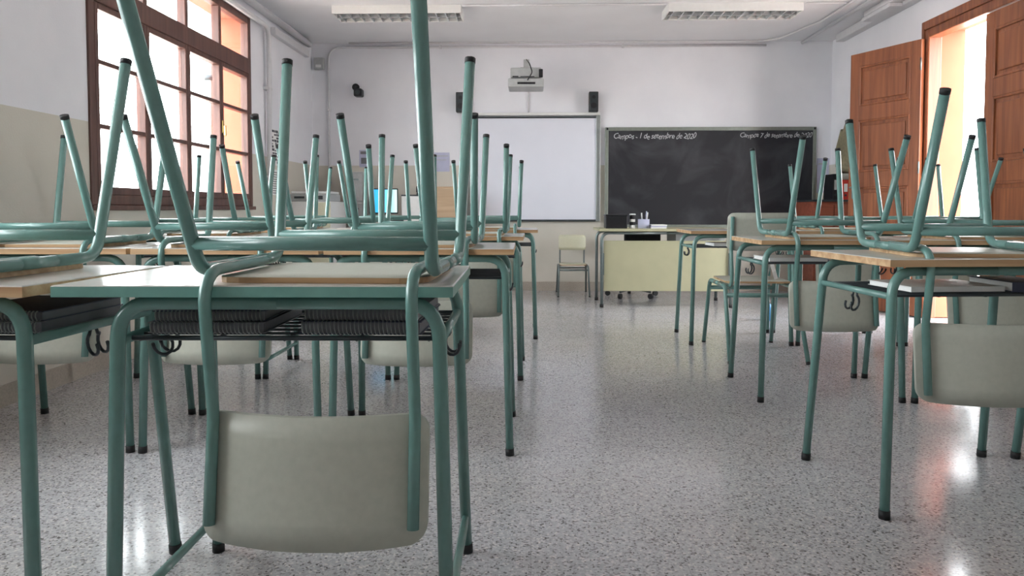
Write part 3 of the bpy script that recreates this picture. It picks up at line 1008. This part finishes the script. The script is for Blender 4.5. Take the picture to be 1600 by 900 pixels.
MB().box(-0.155, 0.155, -0.125, 0.125, 0.2605, 0.275, bev=0.003).build('lid', 'dark_steel', cb)
wc = thing('webcam', 'small black webcam on top of the pale box', 'webcam', (-1.17, 7.74, 1.056))
MB().box(-0.03, 0.03, -0.02, 0.02, 0, 0.02, bev=0.003).build('clip', 'black', wc)
MB().box(-0.035, 0.035, -0.025, 0.02, 0.02, 0.09, bev=0.012).build('body', 'black', wc)
MB().tube([(0, -0.025, 0.058), (0, -0.03, 0.058)], 0.014, 12).build('lens', 'dark_steel', wc)
bc = thing('cabinet', 'light brown cupboard at the left edge of the whiteboard', 'cabinet', (-0.83, 7.9, 0))
MB().box(0.03, 0.31, -0.2, 0.28, 0.0, 1.14, bev=0.004).build('body', 'cardboard', bc)
dd = MB().box(0.045, 0.295, -0.216, -0.2005, 0.05, 1.12, bev=0.003).build('door', 'cardboard', bc)
MB().box(0.27, 0.28, -0.23, -0.216, 0.55, 0.65).build('handle', 'steel', dd)
bc.location = (-1.07, 7.9, 0)

wcab = thing('cabinet', 'white low cabinet in the left back corner under a printer', 'cabinet', (-2.14, 7.4, 0))
MB().box(-0.25, 0.2, -0.28, 0.3, 0.04, 0.98, bev=0.005).build('body', 'white_plastic', wcab)
MB().box(-0.23, 0.18, -0.26, 0.28, 0.0, 0.04).build('plinth', 'dark_steel', wcab)
for (a, b, m) in ((-0.245, -0.03, 'white_plastic'), (-0.02, 0.195, 'pale_seat')):
    dd = MB().box(a, b, -0.296, -0.2805, 0.06, 0.97, bev=0.003).build('door', m, wcab)
    MB().box((b - 0.03) if a < -0.1 else (a + 0.02), (b - 0.02) if a < -0.1 else (a + 0.03), -0.31, -0.296, 0.5, 0.62).build('handle', 'steel', dd)
pr = thing('printer', 'grey flat printer on the white corner cabinet', 'printer', (-2.165, 7.38, 0.98))
MB().box(-0.2, 0.2, -0.2, 0.2, 0, 0.075, bev=0.01).build('body', 'grey_plastic', pr)
MB().box(-0.19, 0.19, -0.19, 0.19, 0.0755, 0.1, bev=0.008).build('lid', 'white_plastic', pr)
MB().box(-0.02, 0.13, -0.204, -0.2, 0.02, 0.055).build('paper_slot', 'black', pr)
MB().box(-0.15, -0.05, -0.207, -0.2, 0.03, 0.05).build('control_panel', 'dark_steel', pr)
gc = thing('filing_cabinet', 'narrow pale grey metal cabinet between printer and computer table', 'cabinet', (-1.86, 7.97, 0))
MB().box(-0.08, 0.09, -0.18, 0.2, 0, 1.3, bev=0.005).build('body', 'grey_plastic', gc)
for k in range(4):
    dd = MB().box(-0.072, 0.082, -0.194, -0.1805, 0.06 + k * 0.31, 0.35 + k * 0.31, bev=0.004).build('drawer', 'grey_plastic', gc)
    MB().box(-0.03, 0.04, -0.206, -0.194, 0.28 + k * 0.31, 0.295 + k * 0.31).build('handle', 'steel', dd)


def poster(w, h, loc, rot, label, mat, marks, markmat='ink'):
    t = thing('wall_poster', label, 'poster', loc, rot, 'papers pinned to the walls')
    MB().box(-w / 2, w / 2, -0.002, -0.0005, 0, h).build('sheet', mat, t)
    if marks:
        mk = MB()
        for (a, b, c, d) in marks:
            mk.box(a * w - w / 2, b * w - w / 2, -0.0028, -0.0021, c * h, d * h)
        mk.build('printing', markmat, t)


rr = random.Random(5)
mk = []
for k in range(11):
    z = 0.05 + k * 0.086
    x = 0.06
    while x < 0.85:
        w_ = rr.uniform(0.06, 0.2)
        if rr.random() < 0.7:
            mk.append((x, min(x + w_, 0.94), z, z + rr.uniform(0.03, 0.075)))
        x += w_ + 0.03
poster(0.34, 0.34, (XL, 6.98, 1.32), (0, 0, PI / 2), 'dark printed notice on the left wall past the window', 'paper', mk)
mk2 = [(0.1, 0.9 - 0.2 * rr.random(), 0.06 + 0.09 * k, 0.09 + 0.09 * k) for k in range(10)]
poster(0.24, 0.24, (XL, 7.0, 1.04), (0, 0, PI / 2), 'small notice with text lines below the dark notice', 'paper', mk2)
poster(0.13, 0.19, (-1.845, YB, 1.37), (0, 0, 0), 'small lilac printed sheet on the back wall above the monitor', 'lilac', [(0.1, 0.9, 0.76, 0.92), (0.15, 0.85, 0.2, 0.55)], 'grey_cover')
poster(0.17, 0.21, (-0.99, YB, 1.32), (0, 0, 0), 'plain pale lilac sheet on the back wall left of the whiteboard', 'lilac', [(0.1, 0.9, 0.8, 0.84), (0.1, 0.8, 0.6, 0.63)], 'grey_plastic')
poster(0.13, 0.38, (3.19, YB, 1.08), (0, 0, 0), 'pale sheet on the back wall right of the blackboard', 'lilac', [(0.1, 0.9, 0.82, 0.86)], 'grey_plastic')

# ------------------------------------------------------------ right back corner
rc = thing('cabinet', 'low reddish wooden cabinet in the right back corner', 'cabinet', (3.03, 7.75, 0))
MB().box(-0.19, 0.2, -0.25, 0.3, 0, 0.98, bev=0.004).build('body', 'cabinet', rc)
MB().box(-0.21, 0.22, -0.27, 0.32, 0.9802, 1.0, bev=0.004).build('top', 'dark_steel', rc)
for (a, b) in ((-0.18, -0.0), (0.01, 0.19)):
    dd = MB().box(a, b, -0.265, -0.2505, 0.06, 0.95, bev=0.004).build('door', 'cabinet', rc)
    MB().tube([((a + b) / 2, -0.265, 0.8), ((a + b) / 2, -0.285, 0.8)], 0.012, 8).build('knob', 'brass', dd)
rb = thing('binder', 'red ring binder standing on the reddish cabinet', 'binder', (3.17, 7.68, 1.0))
MB().box(-0.03, 0.035, -0.12, 0.12, 0, 0.2, bev=0.003).build('cover', 'red', rb)
MB().box(-0.015, 0.02, -0.1212, -0.1202, 0.08, 0.16).build('spine_label', 'paper', rb)
MB().tube([(0.0025, -0.1215, 0.045), (0.0025, -0.12, 0.045)], 0.012, 10).build('finger_hole', 'dark_steel', rb)
db = thing('binder', 'black ring binder standing left of the red binder', 'binder', (3.07, 7.68, 1.0))
MB().box(-0.025, 0.025, -0.12, 0.12, 0, 0.26, bev=0.003).build('cover', 'black', db)
MB().box(-0.012, 0.012, -0.1212, -0.1202, 0.1, 0.2).build('spine_label', 'grey_plastic', db)
MB().tube([(0, -0.1215, 0.05), (0, -0.12, 0.05)], 0.012, 10).build('finger_hole', 'dark_steel', db)

# jacket on a hook
jk = thing('jacket', 'khaki jacket hanging on the wall behind the open door leaf', 'jacket', (XR, 7.5, 0))
vs, fs = [], []
nu, nv = 26, 16
for v in range(nv + 1):
    tv = v / nv
    z = 1.80 - 0.5 * tv
    half = 0.05 + 0.19 * min(1, tv * 2.0) - 0.05 * max(0, tv - 0.6)
    for u in range(nu):
        a = 2 * PI * u / nu
        fold = 1 + 0.2 * math.sin(a * 5 + tv * 4) * min(1, tv * 3)
        dep = (0.035 + 0.05 * tv) * fold
        vs.append((-0.09 + dep * math.cos(a), half * math.sin(a) * (1 + 0.06 * math.sin(tv * 9)), z + 0.03 * math.cos(a * 2 + 1) * tv))
for v in range(nv):
    for u in range(nu):
        fs.append((v * nu + u, v * nu + (u + 1) % nu, (v + 1) * nu + (u + 1) % nu, (v + 1) * nu + u))
fs.append(tuple(range(nu)))
fs.append(tuple(nv * nu + u for u in reversed(range(nu))))
MB().add(vs, fs, 0, True).build('body', 'khaki', jk)
for s in (-1, 1):
    MB().tube(fillet([(-0.09, s * 0.12, 1.70), (-0.1, s * 0.22, 1.5), (-0.11, s * 0.2, 1.34)], 0.1), 0.045, 10, r_end=0.036).build('sleeve', 'khaki', jk)
hk = thing('coat_hook', 'small steel coat hook holding the khaki jacket', 'hook', (XR, 7.5, 1.79))
MB().box(-0.006, -0.0005, -0.015, 0.015, -0.03, 0.04).build('plate', 'steel', hk)
MB().tube(fillet([(-0.004, 0, 0.01), (-0.07, 0, 0.01), (-0.09, 0, 0.04)], 0.02), 0.005, 8).build('prong', 'steel', hk)

# ------------------------------------------------------------ outside the window
dp = thing('downpipe', 'grey rainwater downpipe outside the window', 'pipe', (XL - 0.55, 6.85, 0))
MB().tube([(0, 0, -0.25), (0, 0, 3.3)], 0.05, 14).build('tube', 'steel', dp)
for z in (0.9, 2.1):
    MB().tube([(0, 0, z), (0, 0, z + 0.04)], 0.058, 14).box(0.0, 0.28, -0.015, 0.015, z + 0.005, z + 0.035).build('bracket', 'dark_steel', dp)
